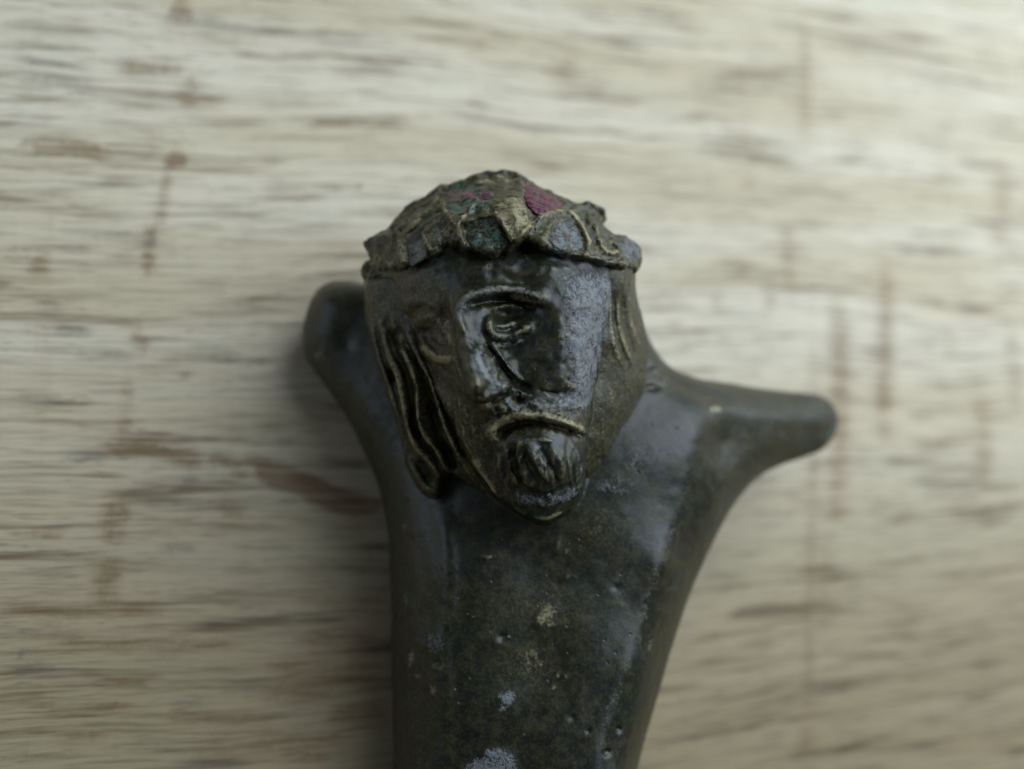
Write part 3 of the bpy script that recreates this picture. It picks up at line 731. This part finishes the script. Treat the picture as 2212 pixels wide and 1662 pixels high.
S = [[(800, 690), (806, 730), (818, 780), (838, 840), (858, 910), (872, 980), (888, 1035), (914, 1075)],
     [(822, 690), (826, 725), (838, 768), (860, 815), (872, 870), (884, 930), (905, 972), (936, 1004), (950, 1036), (940, 1072)],
     [(846, 690), (852, 715), (866, 748), (888, 790), (903, 840), (904, 890), (918, 938), (946, 974), (968, 1025)],
     [(880, 720), (888, 745), (905, 774), (932, 820), (948, 870), (964, 920), (988, 972), (1012, 1022), (1036, 1052)]]
for n, pts in enumerate(S):
    h_(pts, 8 + n % 2, .36, 0.15, dirt=.34, worn=.25)
    h_([(x - 3, y) for x, y in pts[2:]], 3.5, .16, 0.15, dirt=.75)
for p, q in zip(S[:-1], S[1:]):
    m = min(len(p), len(q))
    h_([((p[i][0] + q[i][0]) / 2, (p[i][1] + q[i][1]) / 2) for i in range(m)], 6.5, -.52, 0.2)
for pts, w, a in [([(852, 712), (858, 738), (872, 756)], 10, -.7), ([(840, 798), (850, 826)], 7, -.6), ([(890, 880), (890, 915), (902, 945)], 8, -.7),
                  ([(926, 866), (940, 900), (952, 932)], 8, -.6), ([(905, 990), (918, 1025), (930, 1054)], 10, -.8), ([(955, 955), (970, 992), (978, 1020)], 8, -.8), ([(992, 992), (1018, 1036), (1040, 1058)], 9, -.8)]:
    h_(pts, w, a, 0.2)
hairl = part("hair_lock", hl, -11, 0.5, fig, ((0.06, 1.0), (0.03, 2.2)))
hairl["label"] = "twisted hair locks with dark gaps on the left of the face"

hr_line = [(1318, 560), (1368, 575), (1376, 640), (1390, 690), (1402, 740), (1400, 800), (1388, 860), (1362, 930), (1335, 985), (1300, 1040), (1262, 1050), (1215, 1000), (1220, 850), (1250, 700), (1270, 580)]
hr = Relief(hr_line, -6.0, 2, 12, -8, 8, H)
px, py = plan(hr.U, hr.V, -4)
top = tps([(1280, 620, -1.6), (1335, 620, -2.2), (1365, 640, -3.8), (1260, 740, -1.8), (1312, 740, -2.0), (1345, 740, -3.3), (1390, 740, -5.2), (1240, 850, -1.8), (1288, 860, -1.9), (1330, 850, -3.2), (1380, 850, -5.0), (1270, 960, -2.2), (1310, 950, -3.4), (1345, 940, -4.6), (1262, 1030, -3.0), (1300, 1010, -4.0)])(px, py)
hr.set(np.full(hr.U.shape, -6.5), top, np.full(hr.U.shape, -10.0), 1.2, 0.2)
hr.paint['dust'][:] = .6
for pts, w, a, kw in [
    ([(1318, 640), (1322, 725), (1345, 795)], 5, .28, dict(dirt=.55)), ([(1334, 640), (1338, 707), (1366, 788)], 5, .28, dict(dirt=.5)), ([(1356, 630), (1362, 690), (1384, 750)], 6, .25, dict(dirt=.4)),
    ([(1326, 640), (1330, 715), (1356, 790)], 4, -.32, {}), ([(1345, 640), (1350, 700), (1374, 770)], 4, -.32, {}), ([(1300, 820), (1320, 850), (1330, 900)], 8, .12, dict(dirt=.3)), ([(1300, 900), (1310, 960)], 8, .1, dict(dirt=.3)),
    ([(1370, 780), (1372, 830), (1350, 900)], 8, .15, {}), ([(1386, 800), (1378, 850)], 6, -.3, {})]:
    hr.stroke(pts, w, a * .55, 0.12, **kw)
hairr = part("hair_lock", hr, -11, 0.0, fig, ((0.05, 0.8), (0.02, 2.2)))
hairr["label"] = "smooth falling hair lock on the right of the face"

# --- crown: leafy band with oval bosses
cr_line = [(776, 582), (782, 566), (800, 560), (796, 548), (779, 524), (790, 512), (822, 497), (842, 486), (850, 466), (872, 446), (905, 424), (950, 402), (990, 388), (1022, 376), (1050, 366), (1080, 362),
           (1110, 366), (1135, 380), (1155, 396), (1185, 410), (1208, 426), (1232, 430), (1262, 432), (1276, 428), (1286, 438), (1316, 448), (1313, 468), (1304, 478), (1316, 496), (1334, 506), (1356, 505), (1378, 518), (1386, 534),
           (1388, 562), (1376, 588), (1340, 600), (1300, 596), (1240, 592), (1190, 588), (1160, 578), (1132, 562), (1110, 580), (1060, 592), (1022, 584), (992, 566), (950, 584), (920, 596), (878, 606), (830, 612), (790, 612), (778, 598)]
cr = Relief(cr_line, -4.6, -12, 11, 5, 15, 0.1, smooth=0)
px, py = plan(cr.U, cr.V, -1)
top = tps([(780, 530, -4.6), (785, 590, -4.0), (830, 520, -3.2), (840, 585, -2.4), (880, 560, -.9), (870, 470, -3.6), (910, 510, -1.2), (950, 545, .9), (960, 420, -3.2), (1000, 430, -1.6), (1010, 500, .7), (1050, 545, 2.2), (1080, 372, -4.4), (1090, 430, -.9),
    (1095, 500, 1.3), (1110, 550, 2.0), (1170, 430, -1.7), (1180, 550, 1.9), (1225, 520, .7), (1230, 565, 1.4), (1220, 440, -2.6), (1290, 460, -3.8), (1280, 520, -1.2), (1300, 570, .0), (1350, 530, -3.0), (1380, 560, -3.4)])(px, py)
cr.set(np.full(cr.U.shape, -5.2), top, np.full(cr.U.shape, -11.5), 0.8, 0.12)
cr.paint['dust'][:] = .7; c_ = cr.stroke
Z = lambda L: [(723.8 + a * .3272, 333 + b * .3272) for a, b in L]
# raised straps between the bosses
for pts, w, a, kw in [
    ([(480, 740), (690, 690), (830, 640)], 5, .35, dict(worn=.4)), ([(830, 560), (870, 640), (940, 690), (1010, 700), (1100, 675), (1190, 605)], 5.5, .55, dict(dirt=.95)),
    ([(800, 480), (860, 400), (920, 330)], 4.5, .40, dict(dirt=.6)), ([(830, 560), (800, 480), (740, 400), (700, 330)], 5, .35, dict(dirt=.5)),
    ([(1040, 350), (1100, 460), (1180, 590)], 5, .45, dict(dirt=.7)), ([(1180, 600), (1290, 480), (1400, 390), (1530, 370)], 6, .5, dict(dirt=.7)),
    ([(1530, 370), (1600, 430), (1650, 520), (1690, 600)], 5, .5, dict(dirt=.8)), ([(1300, 600), (1350, 660), (1400, 730)], 5.5, .5, dict(dirt=.55, worn=.5)),
    ([(1400, 690), (1560, 690), (1720, 700), (1960, 740)], 6, .40, dict(dirt=.35, worn=.5)), ([(570, 510), (600, 580), (635, 640)], 4, .35, dict(dirt=.75)),
    ([(420, 560), (440, 660), (450, 760)], 7, .45, dict(dirt=.5)), ([(480, 530), (560, 420), (640, 340), (700, 250)], 7, .35, dict(dirt=.4)),
    ([(400, 440), (480, 330), (600, 250), (740, 180)], 6, .30, dict(dirt=.3)), ([(200, 570), (300, 540), (370, 480)], 8, .35, dict(dirt=.3)), ([(190, 640), (300, 700), (400, 740)], 8, .3, dict(dirt=.4)),
    ([(940, 110), (1050, 100), (1180, 120), (1260, 170)], 7, .35, dict(dirt=.4)), ([(920, 190), (1040, 180), (1180, 190)], 5, .28, dict(dirt=.6)), ([(1060, 150), (1150, 175), (1230, 165)], 4, .2, dict(dirt=.5)),
    ([(1750, 600), (1820, 650), (1870, 640)], 5, .4, dict(dirt=.8)), ([(1700, 330), (1760, 350), (1800, 400)], 7, .5, dict(worn=.6)), ([(1900, 560), (1980, 590), (2010, 680)], 8, .5, dict(worn=.7)),
    ([(1560, 330), (1640, 400), (1700, 480)], 5, .25, dict(dirt=.3)), ([(1720, 480), (1740, 560), (1760, 600)], 6, .4, dict(dirt=.55))]:
    c_(Z(pts), w, a, 0.1, **kw)
# hollows around them
for pts, w, a in [
    ([(700, 640), (760, 560), (780, 500)], 8, -.45), ([(680, 520), (730, 580), (700, 640)], 9, -.4), ([(1300, 440), (1330, 400)], 6, -.5), ([(170, 740), (300, 770), (400, 770)], 5, -.5), ([(380, 470), (380, 560), (400, 640)], 6, -.4),
    ([(1600, 380), (1680, 470), (1720, 560)], 8, -.55), ([(1800, 440), (1850, 500), (1880, 520)], 8, -.3), ([(1820, 600), (1860, 625)], 6, -.6), ([(1680, 650), (1800, 680), (1900, 690)], 4, -.3), ([(640, 330), (720, 420), (800, 520)], 5, -.3),
    ([(850, 620), (940, 665), (1010, 680), (1090, 655), (1150, 600)], 4, -.35), ([(180, 580), (190, 680), (200, 700)], 5, -.4), ([(420, 500), (425, 495)], 4, -.8)]:
    c_(Z(pts), w, a, 0.15)
# central leaf
cr.area(Z([(1060, 340), (1140, 290), (1230, 300), (1280, 420), (1290, 480), (1190, 580), (1110, 460)]), 6, .30, dirt=.6)
c_(Z([(1150, 320), (1190, 420), (1200, 520)]), 6, .15, worn=.5)
cr.area(Z([(470, 520), (560, 500), (640, 640), (560, 720), (480, 745)]), 6, -.35, worn=.4)
cr.area(Z([(640, 480), (720, 420), (780, 540), (740, 640), (660, 640)]), 6, -.20, worn=.35)
cr.area(Z([(840, 470), (960, 420), (1060, 430), (1160, 590), (1060, 640), (900, 630)]), 5, -.50, verdigris=.35)
cr.area(Z([(1400, 560), (1470, 450), (1590, 430), (1650, 580), (1620, 650), (1440, 640)]), 6, -.45, worn=.5)
cr.area(Z([(730, 210), (860, 190), (1020, 220), (1030, 330), (930, 390), (780, 400), (730, 330)]), 6, -.25, verdigris=.45)
cr.area(Z([(1250, 210), (1320, 190), (1440, 250), (1490, 320), (1470, 370), (1340, 410), (1280, 340)]), 5, -.28)
cr.area(Z([(1880, 540), (2010, 580), (2020, 700), (1900, 680)]), 8, .0, worn=.6)
for _ in range(200):
    x, y = rng.uniform(790, 1380), rng.uniform(370, 590); r = rng.uniform(2.2, 5.5)
    cr.bump(x, y, r, r * rng.uniform(.6, 1.6), rng.choice([-1, 1]) * rng.uniform(.06, .26), rng.uniform(0, 90), 1.2, **({'dirt': .5} if rng.random() < .3 else {}))
crown = part("crown", cr, -12.2, 4.5, fig, ((0.12, 0.9), (0.11, 2.0)), 2)
crown["label"] = "worn leafy crown with oval bosses and red inlay traces"

# bosses and the remains of red inlay, seated in the crown's hollows
def stud(name, poly, w_mid, hgt, lab, seed, paint, rise=(), grow=1.0):
    cx = sum(p[0] for p in poly) / len(poly); cy = sum(p[1] for p in poly) / len(poly)
    poly = [(cx + (x - cx) * grow, cy + (y - cy) * grow) for x, y in poly]
    u, v = mm(cx, cy, w_mid)
    r = Relief(poly, w_mid, u - 4, u + 4, v - 4, v + 4, 0.08)
    tilt = cr.sample(cr.top, r.U.ravel(), r.V.ravel()).reshape(r.U.shape)
    tilt = blur(tilt, 6)
    r.set(tilt - 0.25, tilt + hgt, tilt - 0.9, 0.7, 0.06)
    for k, v_ in paint.items(): r.paint[k][:] = v_
    for x, y, rx, ry, a, kw in rise: r.bump(x, y, rx, ry, a, 0, 1.3, **kw)
    ws = np.arange(float(tilt.min()) - 1.6, float(tilt.max()) + 1.6, 0.08)
    w = finish(name, [r], r.field(ws), (r.u[0], r.v[0], ws[0], 0.08), crown, ((0.05, 1.4), (0.06, 3.0)), 1)
    w["label"] = lab
    return w
stud("boss", Z([(480, 620), (500, 530), (550, 520), (590, 600), (620, 660), (560, 715), (490, 735)]), -.6, .05, "grey oval boss on the left of the crown", 1, dict(worn=.62))
stud("boss", Z([(840, 545), (900, 460), (980, 430), (1060, 445), (1130, 540), (1150, 595), (1050, 635), (920, 620)]), 1.0, .12, "dark green and reddish oval boss at the crown's centre", 2, dict(verdigris=.40, red=.16),
     [(1030, 500, 12, 10, .12, dict(red=.42)), (1075, 505, 10, 14, .05, dict(verdigris=.75)), (1055, 520, 5, 4, .12, dict(worn=.9)), (1020, 515, 10, 5, -.15, {})])
stud("boss", Z([(1405, 570), (1440, 480), (1530, 440), (1600, 470), (1640, 570), (1600, 640), (1450, 630)]), .7, .10, "grey speckled oval boss on the right of the crown", 3, dict(worn=.6, verdigris=.30),
     [(1205, 520, 12, 10, .08, dict(red=.40)), (1240, 505, 14, 10, .05, dict(worn=.8))])
stud("inlay", Z([(735, 240), (800, 205), (900, 215), (1010, 235), (1020, 290), (920, 330), (820, 345), (750, 310)]), -2.6, .18, "red inlay remains webbed with green corrosion", 4, dict(red=.40, verdigris=.44),
     [(1014, 422, 19, 11, .1, dict(red=1.1)), (972, 416, 13, 10, .1, dict(red=1.1)), (1050, 416, 9, 15, .08, dict(red=1.1)), (1022, 446, 13, 8, .06, dict(red=.9))], grow=1.2)
stud("inlay", Z([(1262, 220), (1310, 195), (1380, 230), (1440, 270), (1480, 320), (1470, 375), (1350, 410), (1290, 350)]), -2.4, .16, "bright red inlay patch right of the crown's peak", 5, dict(red=.80), grow=1.3)
